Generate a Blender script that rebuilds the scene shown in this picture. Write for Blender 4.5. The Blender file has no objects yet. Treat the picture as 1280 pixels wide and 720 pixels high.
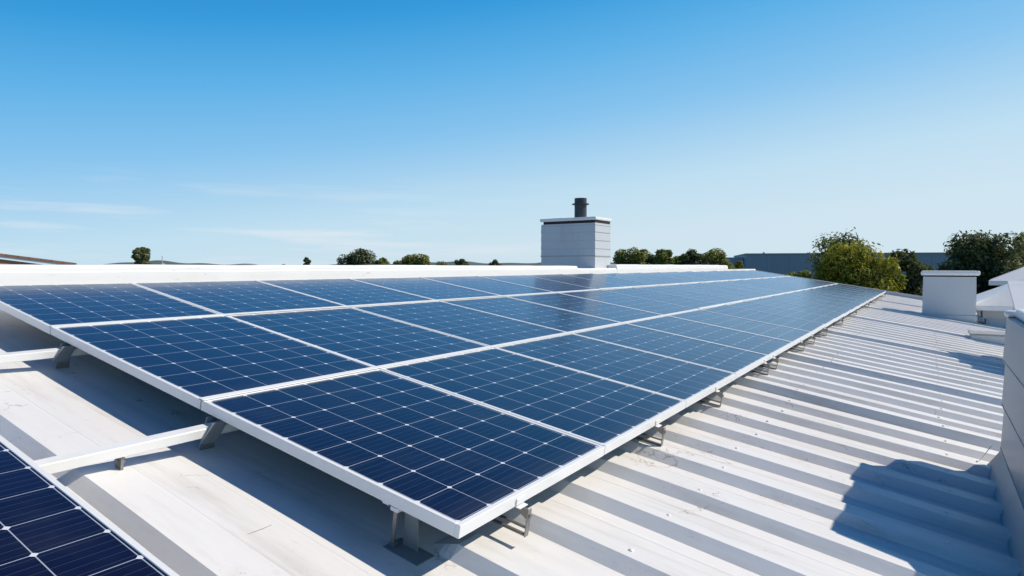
import bpy, bmesh, math, random
import numpy as np
from mathutils import Matrix, Vector

# ------------------------------------------------------------------ camera, sky, sun, exposure
sc = bpy.context.scene
col = sc.collection
PITCH = math.radians(1.92)
cd = bpy.data.cameras.new('camera'); cam = bpy.data.objects.new('camera', cd); col.objects.link(cam)
cam.location = (0, 0, 0); cam.rotation_euler = (math.radians(90) - PITCH, 0, 0)
cd.sensor_width = 36; cd.lens = 36 * 790.8 / 1280; cd.clip_start = .05; cd.clip_end = 6000
sc.camera = cam

AZ, SL = .5839, .1587                       # bearing of the long array edge, slope of the roof
O = np.array([-.1538, 1.8366, -.7634]) * 1.2  # near corner of the array (top of the glass)
U = np.array([math.sin(AZ), math.cos(AZ), 0.])
H = np.array([-math.cos(AZ), math.sin(AZ), 0.])
V = H * math.cos(SL) + np.array([0, 0, math.sin(SL)])
N = np.cross(U, V)

sun_local = (.75, -.62, 1.0)
sd = U * sun_local[0] + V * sun_local[1] + N * sun_local[2]; sd /= np.linalg.norm(sd)
EL = math.asin(sd[2]); SAZ = math.atan2(sd[0], sd[1])

w = bpy.data.worlds.new('World'); sc.world = w; w.use_nodes = True
nt = w.node_tree; nt.nodes.clear()
def nd(t, typ, **k):
    n = t.nodes.new(typ)
    for a, b in k.items(): setattr(n, a, b)
    return n
sky = nd(nt, 'ShaderNodeTexSky', sky_type='NISHITA', sun_disc=False)
sky.sun_elevation = EL; sky.sun_rotation = SAZ
sky.air_density = 1.0; sky.dust_density = .35; sky.ozone_density = 2.6; sky.altitude = 0
bg = nd(nt, 'ShaderNodeBackground'); bg.inputs[1].default_value = .10
out = nd(nt, 'ShaderNodeOutputWorld')
# thin cirrus streaks low in the sky
tc = nd(nt, 'ShaderNodeTexCoord'); mp = nd(nt, 'ShaderNodeMapping'); mp.inputs['Scale'].default_value = (2.2, 2.2, 26)
nz = nd(nt, 'ShaderNodeTexNoise'); nz.inputs['Scale'].default_value = 1.7; nz.inputs['Detail'].default_value = 7; nz.inputs['Roughness'].default_value = .55
rp = nd(nt, 'ShaderNodeValToRGB'); rp.color_ramp.elements[0].position = .50; rp.color_ramp.elements[1].position = .74
sx = nd(nt, 'ShaderNodeSeparateXYZ')
band = nd(nt, 'ShaderNodeMapRange'); band.inputs[1].default_value = .15; band.inputs[2].default_value = .05
mul = nd(nt, 'ShaderNodeMath', operation='MULTIPLY'); mul2 = nd(nt, 'ShaderNodeMath', operation='MULTIPLY'); mul2.inputs[1].default_value = .75
mix = nd(nt, 'ShaderNodeMix', data_type='RGBA'); mix.inputs[7].default_value = (8.0, 8.4, 8.8, 1)
hs = nd(nt, 'ShaderNodeHueSaturation'); hs.inputs['Saturation'].default_value = 1.0; hs.inputs['Value'].default_value = 1
L = nt.links.new
L(tc.outputs['Generated'], mp.inputs[0]); L(mp.outputs[0], nz.inputs['Vector']); L(nz.outputs[0], rp.inputs[0])
L(tc.outputs['Generated'], sx.inputs[0]); L(sx.outputs[2], band.inputs[0])
L(rp.outputs[0], mul.inputs[0]); L(band.outputs[0], mul.inputs[1]); side = nd(nt, 'ShaderNodeMapRange'); side.inputs[1].default_value = .45; side.inputs[2].default_value = -.05
mul3 = nd(nt, 'ShaderNodeMath', operation='MULTIPLY')
dt0 = nd(nt, 'ShaderNodeVectorMath', operation='DOT_PRODUCT'); dt0.inputs[1].default_value = (math.sin(SAZ), math.cos(SAZ), 0)
L(tc.outputs['Generated'], dt0.inputs[0]); L(dt0.outputs['Value'], side.inputs[0])
L(mul.outputs[0], mul3.inputs[0]); L(side.outputs[0], mul3.inputs[1]); L(mul3.outputs[0], mul2.inputs[0])
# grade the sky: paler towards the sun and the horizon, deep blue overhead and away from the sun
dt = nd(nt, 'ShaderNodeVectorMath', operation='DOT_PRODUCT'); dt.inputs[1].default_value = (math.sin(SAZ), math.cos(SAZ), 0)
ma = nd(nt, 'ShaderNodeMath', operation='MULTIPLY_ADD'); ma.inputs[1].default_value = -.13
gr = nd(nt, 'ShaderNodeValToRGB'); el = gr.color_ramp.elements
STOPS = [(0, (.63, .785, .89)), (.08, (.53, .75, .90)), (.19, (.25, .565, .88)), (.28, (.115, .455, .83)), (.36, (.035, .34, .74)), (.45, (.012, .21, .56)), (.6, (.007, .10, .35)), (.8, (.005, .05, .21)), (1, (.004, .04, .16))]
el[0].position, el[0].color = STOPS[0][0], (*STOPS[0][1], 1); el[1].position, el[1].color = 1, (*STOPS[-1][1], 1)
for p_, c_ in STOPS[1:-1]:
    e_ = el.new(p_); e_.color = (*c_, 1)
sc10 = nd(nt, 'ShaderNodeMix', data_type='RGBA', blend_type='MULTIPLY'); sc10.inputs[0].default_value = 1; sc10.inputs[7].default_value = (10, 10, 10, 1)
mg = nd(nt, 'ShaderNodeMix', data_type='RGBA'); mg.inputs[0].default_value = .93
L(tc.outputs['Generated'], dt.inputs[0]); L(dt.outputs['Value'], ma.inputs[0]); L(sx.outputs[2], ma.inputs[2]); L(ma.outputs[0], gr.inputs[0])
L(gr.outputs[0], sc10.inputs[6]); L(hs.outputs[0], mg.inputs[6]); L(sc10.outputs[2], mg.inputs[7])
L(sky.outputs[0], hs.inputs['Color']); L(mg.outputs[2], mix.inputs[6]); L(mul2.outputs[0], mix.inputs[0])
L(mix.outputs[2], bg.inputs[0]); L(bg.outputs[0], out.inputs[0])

sl = bpy.data.lights.new('sun', 'SUN'); sl.energy = 4.7; sl.angle = math.radians(.53); sl.color = (1, .912, .79)
so = bpy.data.objects.new('sun', sl); col.objects.link(so)
so.rotation_euler = Vector(sd).to_track_quat('Z', 'Y').to_euler()
sc.view_settings.view_transform = 'Standard'; sc.view_settings.look = 'None'
sc.view_settings.exposure = 0.0; sc.view_settings.gamma = 1

# ------------------------------------------------------------------ frames and helpers
def frame_roof(u, v, wn=0):
    p = O + U*u + V*v + N*wn
    return Matrix(((U[0], V[0], N[0], p[0]), (U[1], V[1], N[1], p[1]), (U[2], V[2], N[2], p[2]), (0, 0, 0, 1)))
def frame_up(p):
    return Matrix(((U[0], H[0], 0, p[0]), (U[1], H[1], 0, p[1]), (0, 0, 1, p[2]), (0, 0, 0, 1)))
def W(u, v, wn=0): return O + U*u + V*v + N*wn

def link(o, parent=None, mw=None):
    col.objects.link(o)
    if parent is not None: o.parent = parent
    if mw is not None: o.matrix_basis = mw
    return o
def tag(o, label=None, cat=None, group=None, kind=None):
    if label: o['label'] = label
    if cat: o['category'] = cat
    if group: o['group'] = group
    if kind: o['kind'] = kind
    return o
def empty(name, mw, label, cat, group=None):
    o = bpy.data.objects.new(name, None); o.empty_display_size = .1
    return tag(link(o, None, mw), label, cat, group)
def mesh_obj(name, bm, mat, parent=None, mw=None, smooth=False):
    me = bpy.data.meshes.new(name)
    bmesh.ops.recalc_face_normals(bm, faces=bm.faces)
    bm.to_mesh(me); bm.free()
    me.materials.append(mat)
    if smooth:
        for p in me.polygons: p.use_smooth = True
    return link(bpy.data.objects.new(name, me), parent, mw)
def BM(): return bmesh.new()
def box(bm, x0, x1, y0, y1, z0, z1, bev=0, seg=1):
    vs = [bm.verts.new(p) for p in ((x0,y0,z0),(x1,y0,z0),(x1,y1,z0),(x0,y1,z0),(x0,y0,z1),(x1,y0,z1),(x1,y1,z1),(x0,y1,z1))]
    fs = [bm.faces.new([vs[i] for i in f]) for f in ((0,3,2,1),(4,5,6,7),(0,1,5,4),(1,2,6,5),(2,3,7,6),(3,0,4,7))]
    if bev:
        es = list({e for f in fs for e in f.edges})
        bmesh.ops.bevel(bm, geom=es, offset=bev, segments=seg, affect='EDGES', profile=.5)
def prism(bm, pts, axis, a, b):
    """closed outline pts (2-D) extruded along axis 0/1/2 from a to b"""
    def mk(p, t):
        q = list(p); q.insert(axis, t); return bm.verts.new(q)
    A = [mk(p, a) for p in pts]; B = [mk(p, b) for p in pts]; n = len(pts)
    bm.faces.new(A); bm.faces.new(B[::-1])
    for i in range(n): bm.faces.new((A[i], B[i], B[(i+1) % n], A[(i+1) % n]))
def tube(bm, pts, rad, seg=8, cap=True):
    pts = [Vector(p) for p in pts]; rings = []
    if not hasattr(rad, '__len__'): rad = [rad]*len(pts)
    for i, p in enumerate(pts):
        d = (pts[min(i+1, len(pts)-1)] - pts[max(i-1, 0)]).normalized()
        a = d.cross(Vector((0, 0, 1)) if abs(d.z) < .9 else Vector((1, 0, 0))).normalized(); b = d.cross(a)
        rings.append([bm.verts.new(p + (a*math.cos(t) + b*math.sin(t))*rad[i]) for t in [2*math.pi*k/seg for k in range(seg)]])
    for r, s in zip(rings, rings[1:]):
        for k in range(seg): bm.faces.new((r[k], r[(k+1) % seg], s[(k+1) % seg], s[k]))
    if cap: bm.faces.new(rings[0][::-1]); bm.faces.new(rings[-1])

# ------------------------------------------------------------------ materials
def mat(name):
    m = bpy.data.materials.new(name); m.use_nodes = True
    t = m.node_tree; b = t.nodes['Principled BSDF']
    return m, t, b
def mth(t, op, a, b=None, c=None):
    n = nd(t, 'ShaderNodeMath', operation=op)
    for i, x in enumerate((a, b, c)):
        if x is None: continue
        if isinstance(x, (int, float)): n.inputs[i].default_value = x
        else: t.links.new(x, n.inputs[i])
    return n.outputs[0]
def mixc(t, fac, a, b):
    n = nd(t, 'ShaderNodeMix', data_type='RGBA')
    for s, x in ((0, fac), (6, a), (7, b)):
        if isinstance(x, (int, float)): n.inputs[s].default_value = x
        elif isinstance(x, tuple): n.inputs[s].default_value = (*x, 1) if len(x) == 3 else x
        else: t.links.new(x, n.inputs[s])
    return n.outputs[2]
def noise(t, vec, scale, detail=4, rough=.55, sc3=None):
    if sc3:
        m = nd(t, 'ShaderNodeMapping'); m.inputs['Scale'].default_value = sc3
        t.links.new(vec, m.inputs[0]); vec = m.outputs[0]
    n = nd(t, 'ShaderNodeTexNoise'); n.inputs['Scale'].default_value = scale
    n.inputs['Detail'].default_value = detail; n.inputs['Roughness'].default_value = rough
    t.links.new(vec, n.inputs['Vector']); return n.outputs[0]
def ramp(t, x, a, b):
    n = nd(t, 'ShaderNodeMapRange', interpolation_type='SMOOTHSTEP')
    n.inputs[1].default_value = a; n.inputs[2].default_value = b; t.links.new(x, n.inputs[0]); return n.outputs[0]
def bump(t, b, h, strength, dist):
    n = nd(t, 'ShaderNodeBump'); n.inputs['Strength'].default_value = strength; n.inputs['Distance'].default_value = dist
    t.links.new(h, n.inputs['Height']); t.links.new(n.outputs[0], b.inputs['Normal'])
def coords(t): return nd(t, 'ShaderNodeTexCoord').outputs['Object']

def painted(name, c, rough=.5, dirt=.25, dirtc=(.35, .30, .24), scale=3, stretch=None, bmp=.0, spec=.5, metal=0):
    m, t, b = mat(name); v = coords(t)
    n1 = noise(t, v, scale, 6, .6, stretch); n2 = noise(t, v, scale*7, 4, .6)
    f = mth(t, 'MULTIPLY', ramp(t, n1, .50, .78), dirt)
    c1 = mixc(t, f, c, dirtc)
    c2 = mixc(t, mth(t, 'MULTIPLY', ramp(t, n2, .35, .75), .10), c1, tuple(x*.72 for x in c))
    t.links.new(c2, b.inputs['Base Color']); b.inputs['Roughness'].default_value = rough
    b.inputs['Specular IOR Level'].default_value = spec; b.inputs['Metallic'].default_value = metal
    if bmp: bump(t, b, n2, .5, bmp)
    return m

def roof_mat():
    m, t, b = mat('white_roof_paint'); v = coords(t)
    big = noise(t, v, .9, 5, .6)
    streak = noise(t, v, 5.0, 5, .65, (1.6, .16, 1))
    speck = noise(t, v, 46, 3, .6)
    blot = noise(t, v, 2.3, 6, .7, (1, .5, 1))
    spots = noise(t, v, 15, 4, .65, (1, .45, 1))
    c = mixc(t, mth(t, 'MULTIPLY', ramp(t, big, .35, .75), .30), (.81, .795, .765), (.67, .655, .625))
    c = mixc(t, mth(t, 'MULTIPLY', ramp(t, streak, .46, .72), .45), c, (.55, .51, .44))
    c = mixc(t, mth(t, 'MULTIPLY', mth(t, 'MULTIPLY', ramp(t, speck, .62, .70), ramp(t, blot, .54, .68)), .6), c, (.27, .19, .12))
    c = mixc(t, mth(t, 'MULTIPLY', ramp(t, blot, .58, .74), .34), c, (.53, .44, .32))
    c = mixc(t, mth(t, 'MULTIPLY', mth(t, 'MULTIPLY', ramp(t, spots, .60, .74), ramp(t, big, .46, .66)), .35), c, (.36, .31, .25))
    crack = nd(t, 'ShaderNodeTexVoronoi', feature='DISTANCE_TO_EDGE'); crack.inputs['Scale'].default_value = 2.6
    wv = nd(t, 'ShaderNodeVectorMath', operation='ADD'); t.links.new(v, wv.inputs[0])
    nv_ = nd(t, 'ShaderNodeTexNoise'); nv_.inputs['Scale'].default_value = 4; nv_.inputs['Detail'].default_value = 4; t.links.new(v, nv_.inputs['Vector'])
    sv = nd(t, 'ShaderNodeVectorMath', operation='SCALE'); sv.inputs['Scale'].default_value = .5; t.links.new(nv_.outputs['Color'], sv.inputs[0]); t.links.new(sv.outputs[0], wv.inputs[1]); t.links.new(wv.outputs[0], crack.inputs['Vector'])
    c = mixc(t, mth(t, 'MULTIPLY', mth(t, 'MULTIPLY', ramp(t, crack.outputs['Distance'], .012, .003), ramp(t, noise(t, v, 3.1, 3), .56, .64)), .55), c, (.33, .27, .21))
    scuff = noise(t, v, 26, 5, .7, (1, .22, 1))
    c = mixc(t, mth(t, 'MULTIPLY', mth(t, 'MULTIPLY', ramp(t, scuff, .58, .70), ramp(t, blot, .48, .6)), .35), c, (.50, .47, .42))
    # faint sheet end laps, about every 2.2 m down the slope
    t.links.new(c, b.inputs['Base Color'])
    rr = mth(t, 'MULTIPLY_ADD', big, .25, .33); t.links.new(rr, b.inputs['Roughness'])
    h = mth(t, 'ADD', mth(t, 'MULTIPLY', big, 1.2), mth(t, 'MULTIPLY', streak, .25))
    bump(t, b, h, .35, .02)
    return m

def cell_mat():
    m, t, b = mat('solar_cells'); v = coords(t)
    s = nd(t, 'ShaderNodeSeparateXYZ'); t.links.new(v, s.inputs[0]); x, y = s.outputs[0], s.outputs[1]
    px, py = (1.2 - .056)/6, (1.6 - .06)/8
    cx = mth(t, 'DIVIDE', mth(t, 'SUBTRACT', x, .028), px); cy = mth(t, 'DIVIDE', mth(t, 'SUBTRACT', y, .03), py)
    fx, fy = mth(t, 'FRACT', cx), mth(t, 'FRACT', cy)
    dx = mth(t, 'MULTIPLY', mth(t, 'MINIMUM', fx, mth(t, 'SUBTRACT', 1, fx)), px)
    dy = mth(t, 'MULTIPLY', mth(t, 'MINIMUM', fy, mth(t, 'SUBTRACT', 1, fy)), py)
    line = mth(t, 'MAXIMUM', mth(t, 'LESS_THAN', dx, .0017), mth(t, 'LESS_THAN', dy, .0017))
    dia = mth(t, 'LESS_THAN', mth(t, 'ADD', dx, dy), .0125)
    white = mth(t, 'MAXIMUM', line, dia)
    fb = mth(t, 'FRACT', mth(t, 'MULTIPLY', cy, 5)); db = mth(t, 'ABSOLUTE', mth(t, 'SUBTRACT', fb, .5))
    bus = mth(t, 'LESS_THAN', db, .022)
    wn = nd(t, 'ShaderNodeTexWhiteNoise', noise_dimensions='3D')
    cb = nd(t, 'ShaderNodeCombineXYZ'); oi = nd(t, 'ShaderNodeObjectInfo')
    t.links.new(mth(t, 'FLOOR', cx), cb.inputs[0]); t.links.new(mth(t, 'FLOOR', cy), cb.inputs[1])
    t.links.new(mth(t, 'MULTIPLY', oi.outputs['Random'], 91), cb.inputs[2]); t.links.new(cb.outputs[0], wn.inputs[0])
    grain = noise(t, v, 60, 3, .6, (.10, 1.6, 1))
    c = mixc(t, wn.outputs['Value'], (.0028, .0022, .0115), (.0048, .0038, .019))
    c = mixc(t, mth(t, 'MULTIPLY', ramp(t, grain, .45, .75), .75), c, (.011, .012, .040))
    c = mixc(t, mth(t, 'MULTIPLY', oi.outputs['Random'], .45), c, (.006, .007, .028))
    c = mixc(t, mth(t, 'MULTIPLY', bus, .16), c, (.30, .36, .50))
    c = mixc(t, line, c, (.40, .44, .50))
    c = mixc(t, dia, c, (.74, .76, .80))
    dust = ramp(t, noise(t, v, 2.2, 6, .65), .45, .85)
    c = mixc(t, mth(t, 'MULTIPLY_ADD', ramp(t, mth(t, 'ADD', y, mth(t, 'MULTIPLY', dust, .05)), .16, .02), .03, mth(t, 'MULTIPLY', dust, .022)), c, (.55, .5, .42))
    t.nodes.remove(b)
    # cells under glass with a bluish anti-reflective coating
    df = nd(t, 'ShaderNodeBsdfDiffuse'); t.links.new(c, df.inputs[0])
    gl = nd(t, 'ShaderNodeBsdfGlossy'); gl.inputs[0].default_value = (.78, .89, 1, 1)
    t.links.new(mth(t, 'MULTIPLY_ADD', dust, .09, .21), gl.inputs['Roughness'])
    n = nd(t, 'ShaderNodeBump'); n.inputs['Strength'].default_value = .06; n.inputs['Distance'].default_value = .004
    t.links.new(noise(t, v, 7, 2, .5), n.inputs['Height']); t.links.new(n.outputs[0], gl.inputs['Normal'])
    fr = nd(t, 'ShaderNodeFresnel'); fr.inputs[0].default_value = 1.58; t.links.new(n.outputs[0], fr.inputs['Normal'])
    mx = nd(t, 'ShaderNodeMixShader'); t.links.new(fr.outputs[0], mx.inputs[0]); t.links.new(df.outputs[0], mx.inputs[1]); t.links.new(gl.outputs[0], mx.inputs[2])
    t.links.new(mx.outputs[0], t.nodes['Material Output'].inputs[0])
    return m

def leaf_mat(name, a, b_, c_):
    m, t, b = mat(name); t.nodes.remove(b)
    v = coords(t)
    n1 = noise(t, v, .9, 3, .6); n2 = noise(t, v, 5.5, 2, .6)
    c = mixc(t, ramp(t, n1, .35, .68), a, b_); c = mixc(t, ramp(t, n2, .45, .72), c, c_)
    d = nd(t, 'ShaderNodeBsdfDiffuse'); tr = nd(t, 'ShaderNodeBsdfTranslucent'); g = nd(t, 'ShaderNodeBsdfGlossy'); g.inputs['Roughness'].default_value = .45
    mx = nd(t, 'ShaderNodeMixShader'); mx.inputs[0].default_value = .45; mx2 = nd(t, 'ShaderNodeMixShader'); mx2.inputs[0].default_value = .04
    for q in (d, tr): t.links.new(c, q.inputs[0])
    t.links.new(d.outputs[0], mx.inputs[1]); t.links.new(tr.outputs[0], mx.inputs[2])
    t.links.new(mx.outputs[0], mx2.inputs[1]); t.links.new(g.outputs[0], mx2.inputs[2])
    t.links.new(mx2.outputs[0], t.nodes['Material Output'].inputs[0])
    return m

def tile_mat():
    m, t, b = mat('brown_roof_tiles'); v = coords(t)
    br = nd(t, 'ShaderNodeTexBrick'); br.inputs['Scale'].default_value = 1; br.inputs['Brick Width'].default_value = .33; br.inputs['Row Height'].default_value = .3
    br.inputs['Mortar Size'].default_value = .02
    br.inputs['Color1'].default_value = (.38, .15, .085, 1); br.inputs['Color2'].default_value = (.27, .11, .07, 1); br.inputs['Mortar'].default_value = (.09, .055, .04, 1)
    t.links.new(v, br.inputs[0]); n = noise(t, v, 1.2, 5)
    t.links.new(mixc(t, mth(t, 'MULTIPLY', n, .5), br.outputs[0], (.34, .24, .18)), b.inputs['Base Color']); b.inputs['Roughness'].default_value = .85
    return m

M_roof = roof_mat(); M_cell = cell_mat()
M_frame = painted('anodised_white_frame', (.80, .80, .79), .34, .10, (.5, .47, .42), 2.2)
M_strip = painted('white_cover_strip', (.83, .83, .82), .38, .08, (.5, .47, .42), 2.0)
M_back = painted('black_backsheet', (.03, .03, .032), .6, .05)
M_rail = painted('white_rail', (.80, .80, .78), .4, .25, (.45, .38, .30), 4)
M_steel = painted('galvanised_bracket', (.27, .26, .24), .42, .5, (.20, .13, .08), 9, None, 0, .5, .55)
M_bolt = painted('dull_bolt_steel', (.30, .29, .28), .4, .5, (.25, .13, .06), 30, None, 0, .5, .7)
M_gus = painted('grey_gusset_steel', (.19, .21, .22), .5, .3, (.2, .18, .15), 8)
def parapet_mat():
    m, t, b = mat('white_ridge_paint'); v = coords(t)
    base = noise(t, v, 1.4, 5, .6); spots = noise(t, v, 8, 5, .7, (.55, 1, 2.6)); where = noise(t, v, .8, 3, .6)
    c = mixc(t, mth(t, 'MULTIPLY', ramp(t, base, .45, .8), .2), (.82, .815, .80), (.64, .61, .56))
    c = mixc(t, mth(t, 'MULTIPLY', mth(t, 'MULTIPLY', ramp(t, spots, .62, .70), ramp(t, where, .45, .62)), .75), c, (.27, .22, .17))
    t.links.new(c, b.inputs['Base Color']); b.inputs['Roughness'].default_value = .5; bump(t, b, base, .4, .01)
    return m
M_par = parapet_mat()
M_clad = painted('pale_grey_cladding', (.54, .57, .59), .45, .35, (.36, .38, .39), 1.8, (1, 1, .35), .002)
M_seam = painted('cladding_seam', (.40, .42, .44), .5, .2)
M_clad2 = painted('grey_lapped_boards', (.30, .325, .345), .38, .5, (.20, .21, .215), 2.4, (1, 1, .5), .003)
M_cap = painted('white_metal_cap', (.80, .80, .79), .4, .2, (.5, .46, .40), 3)
M_gap = painted('dark_vent_gap', (.018, .018, .02), .8, 0)
M_flue = painted('dark_flue_metal', (.045, .048, .060), .45, .3, (.10, .08, .07), 6, None, 0, .5, .2)
M_flash = painted('weathered_lead_flashing', (.36, .36, .35), .55, .6, (.12, .085, .06), 5)
M_barge = painted('grey_barge_metal', (.42, .44, .46), .45, .3, (.3, .28, .25), 2)
M_wall = painted('rendered_wall', (.55, .54, .52), .8, .3, (.38, .35, .30), .8, None, .003)
M_ware = painted('warehouse_cladding', (.25, .30, .365), .6, .3, (.28, .31, .35), .25, (1, 1, .3))
M_ware2 = painted('warehouse_end_cladding', (.34, .38, .42), .6, .3, (.28, .29, .30), .25, (1, 1, .3))
M_tile = tile_mat(); M_brick = painted('orange_brickwork', (.46, .22, .13), .85, .5, (.2, .11, .08), 3)
M_bark = painted('grey_brown_bark', (.11, .085, .062), .9, .5, (.05, .04, .03), 8, (1, 1, .25), .01)
M_twig = painted('dry_twig', (.16, .09, .045), .8, .3)
M_grass = painted('rough_grass', (.075, .095, .035), .95, .7, (.12, .10, .06), .15)
M_hill = painted('hazy_wooded_hill', (.085, .115, .11), .95, .6, (.12, .15, .155), .02)  # blue of distant haze is mixed into the hill colour itself
LEAF = {'olive': leaf_mat('olive_leaves', (.115, .155, .028), (.235, .26, .045), (.34, .325, .08)),
        'yellow': leaf_mat('yellow_green_leaves', (.20, .22, .018), (.40, .37, .026), (.12, .16, .022)),
        'dark': leaf_mat('dark_green_leaves', (.045, .07, .024), (.11, .14, .042), (.20, .21, .075)),
        'grey': leaf_mat('grey_green_leaves', (.12, .155, .055), (.20, .23, .085), (.28, .285, .12))}

# ------------------------------------------------------------------ ground and hills
G = -5.6
bm = BM(); bmesh.ops.create_grid(bm, x_segments=1, y_segments=1, size=4000)
tag(mesh_obj('ground', bm, M_grass, None, Matrix.Translation((0, 0, G))), kind='structure')
rnd = random.Random(4)
bm = BM()
def hill_band(y, x0, x1, hmax, depth, n, seed):
    r = random.Random(seed); ph = [r.uniform(0, 6) for _ in range(4)]
    prev = None
    for i in range(n+1):
        x = x0 + (x1-x0)*i/n; k = i/n
        hh = G + hmax*(.62 + .16*math.sin(k*9+ph[0]) + .11*math.sin(k*23+ph[1]) + .06*math.sin(k*61+ph[2]) + .05*math.sin(k*143+ph[3]))*min(1, 5*k, 5*(1-k))
        row = [bm.verts.new((x, y, G-1)), bm.verts.new((x, y+depth*.35, hh*.75+G*.25)), bm.verts.new((x, y+depth*.5, hh)), bm.verts.new((x, y+depth, G-1))]
        if prev:
            for a in range(3): bm.faces.new((prev[a], row[a], row[a+1], prev[a+1]))
        prev = row
hill_band(900, -900, 700, 20, 260, 240, 3)
hill_band(1500, -300, 2200, 30, 300, 240, 8)
tag(mesh_obj('hills', bm, M_hill), kind='structure')

# ------------------------------------------------------------------ the building under the panels
UEND = 27.6; U0R = -7.0; VLOW = -6.2; VRIDGE = 5.32
PAN = -.218; RH = .048
house = empty('roofed_building', Matrix.Translation(Vector(W(10, -1, 0)) * 1), 'long building with a white ribbed metal roof that carries the solar panels', 'building')
house.matrix_basis = frame_roof(0, 0, 0)
def rib(uface, h, top=.118, run=.056):
    # uface is the top of the face that looks back at the camera
    return [(uface-run, PAN), (uface, PAN+h), (uface+top, PAN+h), (uface+top+run, PAN)]
prof = [(U0R, PAN)]
def groove(u): return [(u-.012, PAN), (u-.004, PAN+.0018), (u+.004, PAN+.0018), (u+.012, PAN)]
for uf in (-6.45, -5.9, -5.3, -4.7, -4.1, -3.5, -2.9, -2.3, -1.75, -1.15):
    prof += rib(uf, RH)
prof += [(-.62, PAN), (-.57, PAN+RH-.006), (-.40, PAN+.030), (-.392, PAN+.0285), (-.384, PAN+.029), (-.2, PAN+.016), (-.192, PAN+.0145), (-.184, PAN+.015), (.02, PAN)] + rib(.15, RH, .12, .045)
k = 0; uf = .58
while uf < UEND - .5:
    big = k in (9, 14, 22, 31, 40, 50)
    prof += rib(uf, RH*1.45 if big else RH, .13 if big else .118, .046 if big else .056)
    if not big and k < 30: prof += groove(uf + .282)
    uf += .43; k += 1
prof.append((UEND, PAN))
bm = BM(); nv = 40; prev = None
vs_ = sorted([VLOW + (VRIDGE - VLOW)*i/nv for i in range(nv+1)] + [.10, .16, .22])
nv = len(vs_)-1
rr = random.Random(2)
grid = []
for j, vv in enumerate(vs_):
    grid.append([bm.verts.new((uu + .006*math.sin(vv*1.3+uu*2.1), vv, (PAN + (ww-PAN)*min(1, max(0, (.22-vv)/.12)) if .05 < uu < .34 else ww) + .003*math.sin(vv*2.2+uu*1.7))) for uu, ww in prof])
for j in range(nv):
    for i in range(len(prof)-1):
        bm.faces.new((grid[j][i], grid[j][i+1], grid[j+1][i+1], grid[j+1][i]))
roof = mesh_obj('roof_sheet', bm, M_roof, house)
scr = BM(); k = 0; uf = .58; rs = random.Random(5)
while uf < 14:
    for vv in (-.42, -1.52, -2.62, -3.7):
        top_ = PAN + (RH*1.45 if k in (9, 14, 22, 31) else RH); q_ = (uf+.055+rs.uniform(-.006, .006), vv+rs.uniform(-.02, .02))
        tube(scr, [(*q_, top_-.003), (*q_, top_+.003), (*q_, top_+.007)], [.012, .011, .005], 8)
    uf += .43; k += 1
tag(mesh_obj('screw_heads', scr, M_roof, house), kind='stuff')
# the other slope, behind the ridge
hb = BM()
def loc_of(p): q = np.array(p) - O; return (q@U, q@V, q@N)
bk = []
for vv, dz in ((0, 0), (5.2, -.9)):
    bk.append([loc_of(W(uu, VRIDGE, ww) + H*vv + np.array([0, 0, dz])) for uu, ww in prof])
A = [hb.verts.new(p) for p in bk[0]]; B = [hb.verts.new(p) for p in bk[1]]
for i in range(len(prof)-1): hb.faces.new((A[i], A[i+1], B[i+1], B[i]))
mesh_obj('rear_roof_sheet', hb, M_roof, house)
# walls down to the ground
wl = BM()
e0 = W(U0R+.15, VLOW+.3, PAN-.05); e1 = W(UEND-.1, VLOW+.3, PAN-.05); r1 = W(UEND-.1, VRIDGE, PAN-.06); r0 = W(U0R+.15, VRIDGE, PAN-.06)
b0 = r0 + H*5 + np.array([0, 0, -.9]); b1 = r1 + H*5 + np.array([0, 0, -.9])
top = [e0, e1, r1, b1, b0, r0]
tv = [wl.verts.new(loc_of(p)) for p in top]; gv = [wl.verts.new(loc_of((p[0], p[1], G))) for p in top]
for i in range(6): wl.faces.new((tv[i], gv[i], gv[(i+1) % 6], tv[(i+1) % 6]))
mesh_obj('wall', wl, M_wall, house)
# upturned barge at the far gable end
bg_ = BM(); box(bg_, UEND-.02, UEND+.05, VLOW, VRIDGE, PAN-.2, PAN+.17, .006)
mesh_obj('barge_board', bg_, M_barge, house)
gt = BM(); box(gt, U0R, UEND, VLOW-.12, VLOW-.002, PAN-.14, PAN-.01, .01)
mesh_obj('gutter', gt, M_barge, house)
# white ridge parapet in two lengths with a lowered piece at the chimney
def ridge_piece(u0, u1, ztop, seed, name='ridge_parapet', wob=0):
    p0 = W(0, 5.16, 0); fz = p0[2]
    p = BM(); r = random.Random(seed); n = max(2, int((u1-u0)/.4)); rows = []
    for i in range(n+1):
        uu = u0 + (u1-u0)*i/n; base = W(uu, 5.16, 0)
        jz = r.uniform(-.006, .006) + (wob*r.uniform(-1, 1)); jy = r.uniform(-.004, .004)
        pts = [(-.012+jy, -.42), (-.012+jy, (ztop-fz)*.42+jz*.4), (0+jy, (ztop-fz)*.42+.004+jz*.4), (0+jy, ztop-fz-.035+jz), (.02, ztop-fz-.006+jz), (.05, ztop-fz+jz), (.46, ztop-fz+.002+jz), (.49, ztop-fz-.02+jz), (.49, -.5)]
        rows.append([p.verts.new(loc_of(base + H*a + np.array([0, 0, b]))) for a, b in pts])
    for i in range(n):
        for k in range(8): p.faces.new((rows[i][k], rows[i+1][k], rows[i+1][k+1], rows[i][k+1]))
    p.faces.new(rows[0]); p.faces.new(rows[-1][::-1])
    return mesh_obj(name, p, M_par, house)
ridge_piece(U0R, 10.66, .022, 1)
ridge_piece(10.66, 12.75, -.035, 2, 'ridge_capping')
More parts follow.
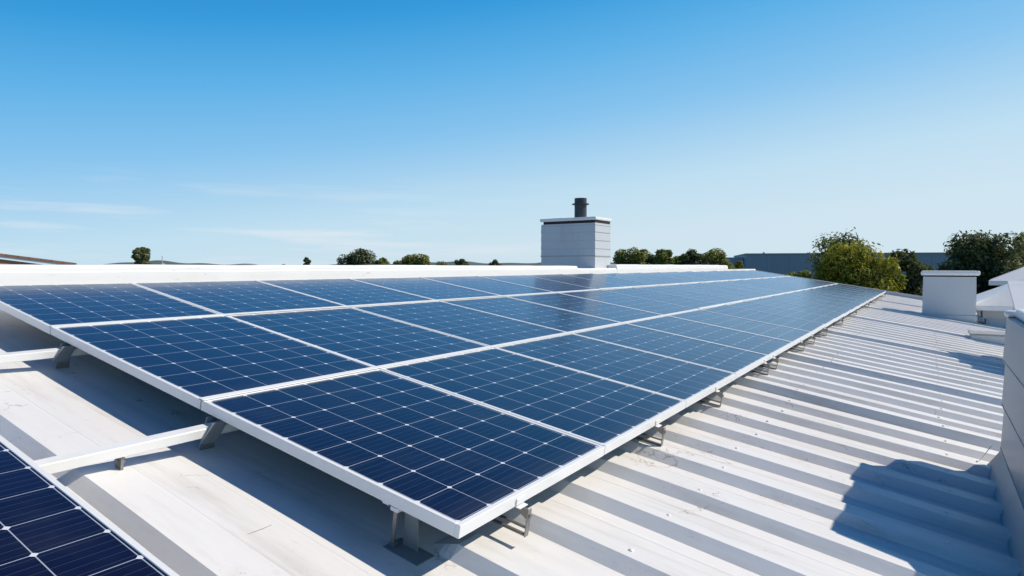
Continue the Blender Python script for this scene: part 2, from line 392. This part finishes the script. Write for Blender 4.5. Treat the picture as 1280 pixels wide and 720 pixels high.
ridge_piece(12.75, 23.0, .055, 3, wob=.012)
ridge_piece(23.0, UEND, -.10, 5, 'ridge_capping')

# ------------------------------------------------------------------ solar panels
def make_panel(PU=1.2, PV=1.6):
    root = empty('solar_panel', frame_roof(0, 0, 0), 'x', 'solar panel')
    f = BM(); fu, fv, ht = .020, .022, .050
    # four mitred rails with an inner lip
    for a, b, c, d in ((0, PU, 0, fv), (0, PU, PV-fv, PV)): box(f, a, b, c, d, -ht, 0, .0015)
    for a, b in ((0, fu), (PU-fu, PU)): box(f, a, b, fv+.0004, PV-fv-.0004, -ht, -.0003, .0015)
    mesh_obj('frame', f, M_frame, root)
    g = BM(); box(g, fu-.001, PU-fu+.001, fv-.001, PV-fv+.001, -.009, -.004)
    mesh_obj('cell_sheet', g, M_cell, root)
    bk = BM(); box(bk, fu-.001, PU-fu+.001, fv-.001, PV-fv+.001, -.012, -.0096)
    mesh_obj('back_sheet', bk, M_back, root)
    return root
def copy_tree(o, parent=None):
    c = o.copy(); col.objects.link(c)
    if parent is not None: c.parent = parent
    for ch in list(o.children): copy_tree(ch, c)
    return c
ucols = [x*1.2 for x in (0, 1, 2.0795, 3.187, 4.3048, 5.4724, 6.6942)]
NX = 13; last = ucols[-1]; step = (25.62 - last)/NX
ucols += [last + step*(i+1) for i in range(NX)]
vrows = [x*1.2 for x in (0, 1.3654, 2.8021, 4.0666)]
ORD = ['first', 'second', 'third', 'fourth', 'fifth', 'sixth', 'seventh', 'eighth', 'ninth', 'tenth', 'eleventh', 'twelfth', 'thirteenth', 'fourteenth', 'fifteenth', 'sixteenth', 'seventeenth', 'eighteenth', 'nineteenth', 'twentieth', 'twenty-first']
rown = ['lowest row beside the open ribbed roof', 'middle row between the two white strips', 'top row beside the white ridge']
def lean_of(c): return math.radians(0 if c < 6 else (.4 if c < 9 else (.7 if c < 12 else 1.0)))
rr = random.Random(11)
panel0 = make_panel(); first = True
for r in range(3):
    for c in range(len(ucols)-1):
        p = panel0 if first else copy_tree(panel0); first = False
        wu = ucols[c+1]-ucols[c]; wv = vrows[r+1]-vrows[r]
        gap = .006; gv_ = .010
        if c == len(ucols)-4: gap = .03
        lift = rr.uniform(-.0012, .0012)
        m = frame_roof(ucols[c]+gap/2, vrows[r]+(gv_/2 if r else 0), lift - math.tan(lean_of(c))*wu/2)
        lean = lean_of(c)
        tilt = Matrix.Rotation(-lean, 4, 'Y') @ Matrix.Rotation(rr.uniform(-.0016, .0016), 4, 'X') @ Matrix.Rotation(rr.uniform(-.0016, .0016), 4, 'Y')
        p.matrix_basis = m @ tilt @ Matrix.Diagonal(((wu-gap)/1.2, (wv-gv_/(2 if r in (0,) else 1))/1.6, 1, 1))
        end = {0: ' at the near corner end', len(ucols)-2: ' at the far end'}.get(c, '')
        tag(p, 'dark blue solar panel, %s from the near end, %s' % (ORD[c], rown[r]), 'solar panel', 'solar panels of the large array')
pn = copy_tree(panel0)
pn.matrix_basis = frame_roof(-.80-1.2, .10, 0) @ Matrix.Diagonal((1, 1.02, 1, 1))
tag(pn, 'dark blue solar panel cut off by the photo edge, standing apart across the roof gap', 'solar panel')
if 'group' in pn: del pn['group']

# white cover strips between the rows
for i, (vv, lab) in enumerate(((vrows[1], 'long white cover strip between the lowest and the middle panel row'), (vrows[2], 'long white cover strip between the middle and the top panel row'))):
    b = BM()
    box(b, .002, ucols[6]-.001, -.021, .021, .0030, .0066, .0012)
    box(b, ucols[6]-.0008, ucols[-1]-.002, -.021, .021, .0034, .0165, .0012)
    tag(mesh_obj('cover_strip', b, M_strip, None, frame_roof(0, vv, 0)), lab, 'cover strip', 'cover strips between the panel rows')

# ------------------------------------------------------------------ carrying rails across the roof gap
def make_rail(v0, lab, g0, stub=-.43):
    root = empty('support_rail', frame_roof(0, v0, 0), lab, 'rail', 'rails under the panels')
    b = BM(); box(b, -.80, 25.3, 0, .062, -.121, -.075, .003)
    mesh_obj('rail_bar', b, M_rail, root)
    s = BM(); box(s, stub-.006, stub+.006, .012, .06, PAN+.006, -.129); box(s, stub-.045, stub+.045, -.02, .085, PAN+.001, PAN+.007)
    mesh_obj('foot', s, M_steel, root)
    bo = BM(); tube(bo, [(stub-.03, .03, PAN+.007), (stub-.03, .03, PAN+.03)], .011, 6); tube(bo, [(stub-.018, .036, -.15), (stub+.02, .036, -.15)], .012, 6)
    mesh_obj('bolt', bo, M_bolt, root)
    g = BM(); prism(g, [(-.10, -.142), (-.02, -.150), (.03, -.052), (-.05, -.052)], 1, -.012, -.004)
    prism(g, [(-.045, PAN+.002), (.03, PAN+.002), (.03, -.052), (-.02, -.052)], 1, .078, .086)
    mesh_obj('gusset', g, M_gus, root)
    return root
make_rail(1.46, 'white support rail crossing the gap to the separate lower left panel', 0)
make_rail(3.06, 'white support rail crossing the gap farther up at the left photo edge', 0, -.60)

# ------------------------------------------------------------------ brackets under the right-hand edge
def make_bracket():
    root = empty('edge_bracket', frame_roof(0, 0, 0), 'x', 'bracket')
    z0 = PAN + RH                           # stands on a rib top
    p = BM(); box(p, -.014, .014, -.054, -.049, z0+.002, -.0505, .001)
    mesh_obj('upright', p, M_steel, root)
    p = BM(); prism(p, [(-.0485, z0+.070), (.02, -.070), (.06, -.054), (-.0485, -.054)], 0, -.002, .002)
    mesh_obj('web_plate', p, M_steel, root)
    b = BM(); box(b, -.010, .010, -.048, .26, z0+.002, z0+.012, .003); box(b, -.009, .009, -.0484, .24, z0+.034, z0+.042, .003); box(b, -.013, .013, .235, .26, z0+.010, -.052, .003)
    mesh_obj('base_loop', b, M_steel, root)
    c = BM(); box(c, -.030, .030, -.006, -.0006, -.046, -.018, .001); box(c, -.030, .030, -.024, -.0006, -.054, -.0503, .001)
    mesh_obj('clip', c, M_frame, root)
    t = BM(); tube(t, [(0, -.062, -.078), (0, -.047, -.078)], .009, 6)
    mesh_obj('bolt', t, M_bolt, root)
    return root
spots = [.40, 1.98, 3.42, 4.93, 5.54, 7.10, 7.9, 9.45, 11.47, 14.2, 17.4, 20.0, 22.6, 24.6]
br0 = make_bracket()
for i, uu in enumerate(spots):
    o = br0 if i == 0 else copy_tree(br0)
    ur = round((uu - .66)/.43)*.43 + .66 if i else .63 - .225   # rib tops sit at .58 + .43 k (+ .06)
    o.matrix_basis = frame_roof(uu if i == 0 else ur, 0, 0)
    tag(o, 'grey steel bracket, %s from the near corner under the long right panel edge' % ORD[i], 'bracket', 'brackets under the right array edge')

# front leg under the near short edge, a second one farther up
def make_leg(v0, lab):
    root = empty('panel_leg', frame_roof(.015, v0, 0), lab, 'panel leg', 'legs under the near array edge')
    l = BM(); box(l, -.006, .006, .004, .022, PAN+.010, -.056, .002); box(l, -.010, .016, .0, .026, PAN+.008, PAN+.022, .002)
    mesh_obj('upright', l, M_bolt, root)
    q = BM(); prism(q, [(-.01, PAN+.008), (-.085, PAN+.008), (-.065, -.058), (.0, -.058)], 0, .035, .040); mesh_obj('side_plate', q, M_gus, root)
    b = BM(); box(b, -.030, .07, -.145, .035, PAN+.001, PAN+.007, .002); mesh_obj('base_plate', b, M_gus, root)
    c = BM(); box(c, -.0135, .03, -.006, .034, -.068, -.0505, .002); box(c, -.006, .05, .05, .085, -.060, -.0505, .001); mesh_obj('clip', c, M_frame, root)
    return root
make_leg(.30, 'grey steel leg with foot plate under the near array edge by the corner')

# ------------------------------------------------------------------ chimneys and roof boxes
def clad_box(name, bm_fn, m, root): b = BM(); bm_fn(b); return mesh_obj(name, b, m, root)
def siding(b, x0, x1, y0, y1, zs, lap=.012):
    """lapped cladding on the four sides: each course is a little proud at its foot"""
    for z0, z1 in zip(zs, zs[1:]):
        lo = [(x0-lap, y0-lap), (x1+lap, y0-lap), (x1+lap, y1+lap), (x0-lap, y1+lap)]; hi = [(x0, y0), (x1, y0), (x1, y1), (x0, y1)]
        A = [b.verts.new((*p, z0)) for p in lo]; B = [b.verts.new((*p, z1)) for p in hi]
        for i in range(4): b.faces.new((A[i], A[(i+1) % 4], B[(i+1) % 4], B[i]))
        b.faces.new(A[::-1]); b.faces.new(B)

# main chimney on the ridge
P = W(12.05, 5.42, 0); zb = -.40
root = empty('chimney', frame_up((P[0], P[1], zb)), 'large pale grey clad chimney with a dark flue pipe, on the ridge behind the panels', 'chimney')
ch, cw, cdp = 1.50, 1.50, .86
clad_box('body', lambda b: siding(b, 0, cdp, 0, cw, [0, .40+.24, .40+.44, .40+.64, .40+.84, ch-.04], .008), M_clad, root)
clad_box('trim_band', lambda b: box(b, -.016, cdp+.016, -.016, cw+.016, .40+.255, .40+.272), M_flash, root)
def laps(b):
    for z_ in (.84, 1.04, 1.24, 1.41): box(b, -.0095, cdp+.0095, -.0095, cw+.0095, z_-.003, z_+.003)
clad_box('lap_lines', laps, M_seam, root)
clad_box('vent_gap', lambda b: box(b, .004, cdp-.004, .004, cw-.06, ch-.041, ch+.03), M_gap, root)
clad_box('cap', lambda b: box(b, -.03, cdp+.03, -.03, cw+.03, ch+.028, ch+.105, .02, 2), M_cap, root)
def flue(b):
    x, y = .50, .55
    tube(b, [(x, y+.10, ch+.112), (x, y+.10, ch+.62)], .155, 20)
fl = clad_box('flue_pipe', flue, M_flue, root)
clad_box('flue_collar', lambda b: tube(b, [(.50, .65, ch+.46), (.50, .65, ch+.485)], .215, 20), M_flue, fl)
# ridge flashing skirt round it
clad_box('skirt_flashing', lambda b: box(b, -.10, cdp+.1, -.10, cw+.10, .02, .355, .01), M_par, root)

# right-hand chimney on the slope
P = W(18.45, -1.26, -.17)
zc = P[2]
root = empty('chimney', frame_up((P[0], P[1], zc-.35)), 'plain pale grey square chimney with white rounded cap, lower on the roof', 'chimney')
hh = 1.12 + .35
clad_box('body', lambda b: siding(b, 0, 1.0, -1.15, 0, [.0, .35+.09, .35+.34, hh-.10], .010), M_clad, root)
clad_box('vent_gap', lambda b: box(b, .04, .96, -1.11, -.04, hh-.101, hh-.06), M_gap, root)
clad_box('cap', lambda b: box(b, -.06, 1.06, -1.23, .06, hh-.065, hh+.055, .045, 4), M_cap, root)
clad_box('base_flashing', lambda b: box(b, -.035, 1.035, -1.19, .035, -.2, .35+.02, .01), M_clad, root)

# near clad wall at the right edge
P = W(3.72, -1.80, -.17)
root = empty('clad_roof_housing', frame_up((P[0], P[1], P[2])), 'tall grey lapped-board roof housing cut off by the right photo edge', 'roof housing')
ht = -.315 - P[2]
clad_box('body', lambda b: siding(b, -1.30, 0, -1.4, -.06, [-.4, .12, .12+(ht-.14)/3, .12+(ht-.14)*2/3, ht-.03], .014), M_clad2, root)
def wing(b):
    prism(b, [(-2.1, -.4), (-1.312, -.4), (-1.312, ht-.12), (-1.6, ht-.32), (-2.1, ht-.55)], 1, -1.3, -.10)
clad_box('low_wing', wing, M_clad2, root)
def lap_shade(b):  # dark-coloured strips standing in for the shadow under each board lap
    for k_ in (0, 1, 2):
        z_ = .12+(ht-.14)*k_/3; box(b, -1.31, .017, -1.41, -.043, z_-.005, z_+.004)
clad_box('lap_lines', lap_shade, M_flash, root)
clad_box('cap', lambda b: (box(b, -1.36, -.08, -1.48, -.10, ht-.029, ht+.035, .015, 2), box(b, -.07, .02, -.20, -.045, ht-.028, ht+.018, .02, 3)), M_cap, root)
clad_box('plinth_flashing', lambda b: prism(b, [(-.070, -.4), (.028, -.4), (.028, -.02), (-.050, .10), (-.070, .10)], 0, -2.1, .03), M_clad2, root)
def torn(b):
    vs = [(.03, .08, -.02), (.05, .05, .03), (.045, .015, .10), (.02, .0, .125), (-.015, .03, .085), (-.03, .08, .01)]
    A = [b.verts.new(p) for p in vs]; B = [b.verts.new((p[0]+.02, p[1]-.012, p[2]+.012)) for p in vs]
    b.faces.new(A); b.faces.new(B[::-1])
    for i in range(6): b.faces.new((A[i], B[i], B[(i+1) % 6], A[(i+1) % 6]))
clad_box('torn_flashing', torn, M_flash, root)

# farther grey housing behind it that throws the pointed shadow
P = W(9.3, -2.56, -.17)
root = empty('vent_housing', frame_up((P[0], P[1], P[2])), 'grey roof housing with a white sloping top, behind the near lapped-board wall', 'roof housing')
clad_box('body', lambda b: prism(b, [(0, -.4), (2.0, -.4), (2.0, 1.16), (0, .52)], 1, -1.3, 0), M_clad, root)
clad_box('roof', lambda b: prism(b, [(-.08, .505), (2.08, 1.197), (2.08, 1.257), (-.08, .565)], 1, -1.37, .07), M_cap, root)
def hip(b, x0, x1, y0, y1, z0, z1, inset):
    A = [b.verts.new(p) for p in ((x0, y0, z0), (x1, y0, z0), (x1, y1, z0), (x0, y1, z0))]
    ym = (y0+y1)/2; R = [b.verts.new((x0+inset, ym, z1)), b.verts.new((x1-inset, ym, z1))]
    b.faces.new((A[0], A[1], R[1], R[0])); b.faces.new((A[2], A[3], R[0], R[1])); b.faces.new((A[1], A[2], R[1])); b.faces.new((A[3], A[0], R[0])); b.faces.new(A[::-1])
# low kerb box in front of it
P = W(13.6, -2.12, -.17)
root = empty('roof_kerb', frame_up((P[0], P[1], P[2])), 'low grey metal kerb box lying on the roof in the far pointed shadow', 'roof kerb')
clad_box('body', lambda b: box(b, 0, .7, -.9, 0, -.25, .085, .012), M_clad, root)
clad_box('lid', lambda b: box(b, -.03, .73, -.93, .03, .086, .11, .01), M_flash, root)

# white hipped roof lantern at the right
P = W(18.6, -2.371, -.17)
root = empty('roof_dormer', frame_up((P[0], P[1], P[2])), 'white hipped roof block with shaded grey walls, right of the square chimney', 'dormer')
z0 = -1.13 - P[2]
clad_box('wall', lambda b: box(b, .30, 4.2, -4.6, -.30, -.6, z0-.22), M_clad, root)
clad_box('frieze', lambda b: box(b, .22, 4.28, -4.68, -.22, z0-.217, z0-.001), M_wall, root)
clad_box('fascia', lambda b: box(b, 0, 4.5, -4.9, 0, z0, z0+.12, .01), M_cap, root)
clad_box('roof', lambda b: hip(b, 0.004, 4.496, -4.896, -.004, z0+.121, z0+1.36, 2.1), M_cap, root)

# ------------------------------------------------------------------ neighbouring buildings
def at_px(x, y, d):                            # a point at forward distance d, used to choose real positions
    return np.array([(x-640)/790.8*d, d, -(y-334)/790.8*d])
# white roof farther right
P = at_px(1236, 350, 27)
root = empty('neighbouring_house', Matrix.Translation((P[0], P[1], G)) @ Matrix.Rotation(math.radians(-38), 4, 'Z'), 'house behind with a higher white roof corner showing before the dark tree', 'house')
zt = P[2]-G
clad_box('wall', lambda b: box(b, .5, 8, .5, 7, 0, zt-.25), M_wall, root)
clad_box('fascia', lambda b: box(b, 0, 8.5, 0, 7.5, zt-.24, zt-.05), M_cap, root)
clad_box('roof', lambda b: hip(b, 0.004, 8.496, .004, 7.496, zt-.049, zt+1.5, 3.2), M_cap, root)
# grey warehouse
D = 78; P = at_px(932, 317.5, D); Q = at_px(1175, 317.5, D*.93)
dx = Vector((Q[0]-P[0], Q[1]-P[1], 0)); Lw = dx.length; ang = math.atan2(dx.y, dx.x)
root = empty('warehouse', Matrix.Translation((P[0], P[1], G)) @ Matrix.Rotation(ang, 4, 'Z'), 'long flat grey warehouse far off behind the trees on the right', 'warehouse')
zt = P[2]-G
clad_box('wall', lambda b: box(b, 0, Lw+6, 0, 18, 0, zt-.14), M_ware, root)
clad_box('coping', lambda b: box(b, -.1, Lw+6.1, -.1, 18.1, zt-.138, zt+.02), M_ware, root)
def seams(b):
    for i in range(1, 9): box(b, i*Lw/8.3, i*Lw/8.3+.09, -.04, -.003, .3, zt-.16)
clad_box('downpipe', seams, M_ware2, root)
def ends(b): box(b, -2.2, -.03, 3, 16, 0, zt-.42)
clad_box('side_annexe', ends, M_ware2, root)
def vents(b):
    for x in (2.4, 9.5): tube(b, [(x, 3, zt+.0), (x, 3, zt+.22)], .12, 10)
clad_box('roof_vent', vents, M_flash, root)
# brick house with tile roof at the far left
P = at_px(92, 330.5, 24)
root = empty('tiled_house', Matrix.Translation((P[0], P[1], G)) @ Matrix.Rotation(math.radians(38), 4, 'Z'), 'house with a brown tiled roof showing above the ridge at the left photo edge', 'house')
zt = P[2]-G; hw = 7.0; rise = 1.05
def gable(b, y0, y1, d0, d1, ov):
    k = rise/hw
    prism(b, [(ov, zt+d0-ov*k), (ov, zt+d1-ov*k), (-hw, zt+rise+d1), (-2*hw-ov, zt+d1-ov*k), (-2*hw-ov, zt+d0-ov*k), (-hw, zt+rise+d0)], 1, y0, y1)
clad_box('wall', lambda b: prism(b, [(-.1, 0), (-.1, zt-.15), (-hw, zt+rise-.12), (-2*hw+.1, zt-.15), (-2*hw+.1, 0)], 1, .05, 9), M_brick, root)
clad_box('barge_board', lambda b: gable(b, -.03, .02, -.115, -.035, 0), M_cap, root)
clad_box('roof', lambda b: gable(b, -.06, 9.4, -.033, .05, .1), M_tile, root)

# ------------------------------------------------------------------ trees
def make_tree(name, px, ytop, dist, width_px, leaf, label, seed, shape=1.0, n=5200, leafsize=.13, low=None, group='trees beyond the roof', loose=0.0, clumps=26):
    r = np.random.default_rng(seed); pr = random.Random(seed)
    top = at_px(px, ytop, dist); wdt = width_px/790.8*dist
    Ht = top[2] - G; R = wdt/2
    ch = (low if low is not None else min(Ht*.85, R*2.5*shape)); zc = Ht - ch/2
    root = empty(name, Matrix.Translation((top[0], top[1], G)), label, 'tree' if name.endswith('tree') else 'shrub', group)
    cs = []
    for i in range(clumps):
        t = r.uniform(0, 2*math.pi); q = math.sqrt(r.uniform(0, 1))*.72; z = r.uniform(-1, 1)
        e = math.sqrt(max(0, 1-(z*.78)**2)); zz = z*.74
        rad = (.20 + .16*r.uniform())*R
        cs.append((R*q*e*math.cos(t), R*q*e*math.sin(t), zc + zz*ch/2, rad))
    cs.append((.06*R, 0, Ht - .42*R, .40*R)); cs.append((0, 0, zc, .62*R)); cs.append((-.2*R, .1*R, zc-.2*ch, .5*R)); cs.append((.22*R, -.1*R, zc+.08*ch, .5*R))
    tb = BM()
    tube(tb, [(0, 0, -.2), (.04*R, .02*R, zc*.45), (-.03*R, .03*R, zc), (.02*R, 0, Ht-.35*R)], [.10+.045*R, .08+.03*R, .05+.02*R, .02], 8)
    for c in cs[::2]:
        z0 = max(zc-ch*.45, .25*Ht); s = (0, 0, min(z0 + pr.uniform(0, ch*.4), max(c[2]-.1, z0*.5)))
        mid = (c[0]*.5, c[1]*.5, (s[2]+c[2])/2 + .06*R)
        tube(tb, [s, mid, c[:3]], [.035+.012*R, .022+.008*R, .008], 5)
    mesh_obj('trunk', tb, M_bark, root, smooth=True)
    n = int(n*1.5)
    wts = np.array([c[3]**2 for c in cs]); wts /= wts.sum()
    idx = r.choice(len(cs), n, p=wts); C = np.array(cs)[idx]
    d = r.normal(size=(n, 3)); d /= np.linalg.norm(d, axis=1)[:, None]
    rad = C[:, 3]*(r.uniform(.25, 1.0, n)**.55)*(1 + loose*np.minimum(r.exponential(.30, n), .8))
    pos = C[:, :3] + d*rad[:, None]*np.array([1, 1, .85])
    nrm = d + r.normal(size=(n, 3))*.6 + np.array([.25, 0, .45]); nrm /= np.linalg.norm(nrm, axis=1)[:, None]
    a = np.cross(nrm, r.normal(size=(n, 3))); a /= np.linalg.norm(a, axis=1)[:, None]; b = np.cross(nrm, a)
    s = .85*leafsize*r.uniform(.6, 1.35, n)[:, None]
    fold = nrm*s*.18
    vv = np.stack([pos - a*s, pos + b*s*.42 + fold, pos + a*s, pos - b*s*.42 + fold], 1).reshape(-1, 3)
    me = bpy.data.meshes.new('crown'); F = np.arange(4*n).reshape(-1, 4)
    me.from_pydata(vv.tolist(), [], F.tolist()); me.materials.append(LEAF[leaf])
    link(bpy.data.objects.new('crown', me), root)
    return root

T = make_tree
T('tree', 178, 308.5, 46, 27, 'grey', 'small lone rounded tree above the ridge at the far left', 31, 1.4, 5200, .11, 1.75, clumps=26)
T('tree', 448, 307.5, 52, 76, 'dark', 'wide dark tree above the ridge, largest one left of the chimney', 2, .9, 8000, .15)
T('tree', 478, 321, 50, 30, 'olive', 'low round tree touching the wide dark one on its right', 3, .9, 3800, .13)
T('tree', 523, 315, 55, 54, 'olive', 'second rounded tree left of the chimney, above the ridge', 4, .9, 6000, .15)
T('tree', 577, 323, 75, 22, 'grey', 'faint small tree on the horizon before the low hills', 5, .9, 2600, .16)
T('tree', 383, 321.5, 60, 12, 'dark', 'tiny dark treetop peeping over the ridge', 6, 1.0, 1800, .12, 1.6)
T('tree', 618, 324.5, 95, 20, 'dark', 'tiny far tree just left of the chimney', 7, 1.0, 1800, .18, 2.4)
T('tree', 354, 330, 70, 18, 'grey', 'barely visible grey green treetop on the ridge line', 17, 1.0, 1500, .15, 1.8)
T('tree', 791, 306.5, 44, 70, 'olive', 'broad olive tree directly right of the main chimney', 8, .95, 8000, .14)
T('tree', 828, 310.5, 45, 34, 'olive', 'narrow olive tree between the broad one and the next clump', 9, 1.1, 4200, .12)
T('tree', 863, 310, 47, 36, 'dark', 'slim darker tree at the left of the right-hand clump', 10, 1.1, 4200, .13)
T('tree', 893, 308, 48, 60, 'olive', 'rounded tree standing before the left end of the warehouse', 12, 1.0, 7000, .14)
T('tree', 1072, 300, 29, 112, 'yellow', 'large yellow green tree behind the far end of the roof', 13, .85, 17000, .115, 4.6, loose=.5, clumps=46)
T('tree', 1053, 290, 30.5, 86, 'grey', 'wispy grey green tree rising behind the yellow green one', 14, 1.0, 6000, .12, 5.2, loose=.9)
T('tree', 1124, 309, 31, 80, 'dark', 'mid green tree between the yellow green one and the square chimney', 15, 1.1, 8000, .14, 4.8, loose=.2)
T('tree', 1222, 288, 33, 128, 'dark', 'big dark tree behind the square chimney', 16, .9, 17000, .14, 5.8, loose=.45, clumps=46)
T('tree', 1284, 287, 36, 70, 'olive', 'olive tree at the right photo edge behind the white roofs', 18, 1.0, 8000, .15, 5.6, loose=.2)
T('tree', 811, 316, 52, 34, 'dark', 'low dark tree filling the gap right of the broad olive tree', 41, 1.1, 4200, .14)
T('tree', 845, 319, 56, 30, 'olive', 'low olive tree in the gap before the right-hand clump', 42, 1.1, 3600, .14)
T('tree', 500, 324, 70, 30, 'grey', 'low grey green tree between the two dark groups left of the chimney', 43, 1.0, 2600, .16)
T('tree', 552, 325, 90, 34, 'grey', 'low pale treetops just right of the second rounded tree', 44, .9, 2600, .18)
T('shrub', 1000, 338, 40, 44, 'olive', 'low hedge shrub showing over the far roof edge before the warehouse', 19, .7, 3000, .12, 2.0, group='shrubs by the far roof edge')
T('shrub', 924, 326, 66, 14, 'yellow', 'small bright shrub at the left foot of the warehouse', 20, .8, 1500, .14, 1.6, group='shrubs by the far roof edge')

# ------------------------------------------------------------------ small things
tw = BM(); tube(tw, [(-.375, .70, PAN+.029), (-.33, .705, PAN+.027), (-.28, .708, PAN+.024), (-.235, .715, PAN+.021)], [.0012, .0018, .0016, .0011], 5)
tag(mesh_obj('twig', tw, M_twig, None, frame_roof(0, 0, 0)), 'thin brown twig lying on the white roof pan in the gap', 'twig')
# small stub pipes standing on the ridge parapet
for i, (uu, lab) in enumerate(((1.75, 'short thin aerial rod with a grey foot on the ridge at the left'),)):
    p = W(uu, 5.36, 0)
    root = empty('aerial_rod', frame_up((p[0], p[1], .022)), lab, 'aerial')
    b = BM(); tube(b, [(0, 0, .0), (0, 0, .09)], .004, 6); mesh_obj('rod', b, M_flash, root)
    b = BM(); tube(b, [(0, 0, -.005), (0, 0, .012)], [.03, .022], 8); mesh_obj('foot', b, M_flash, root)
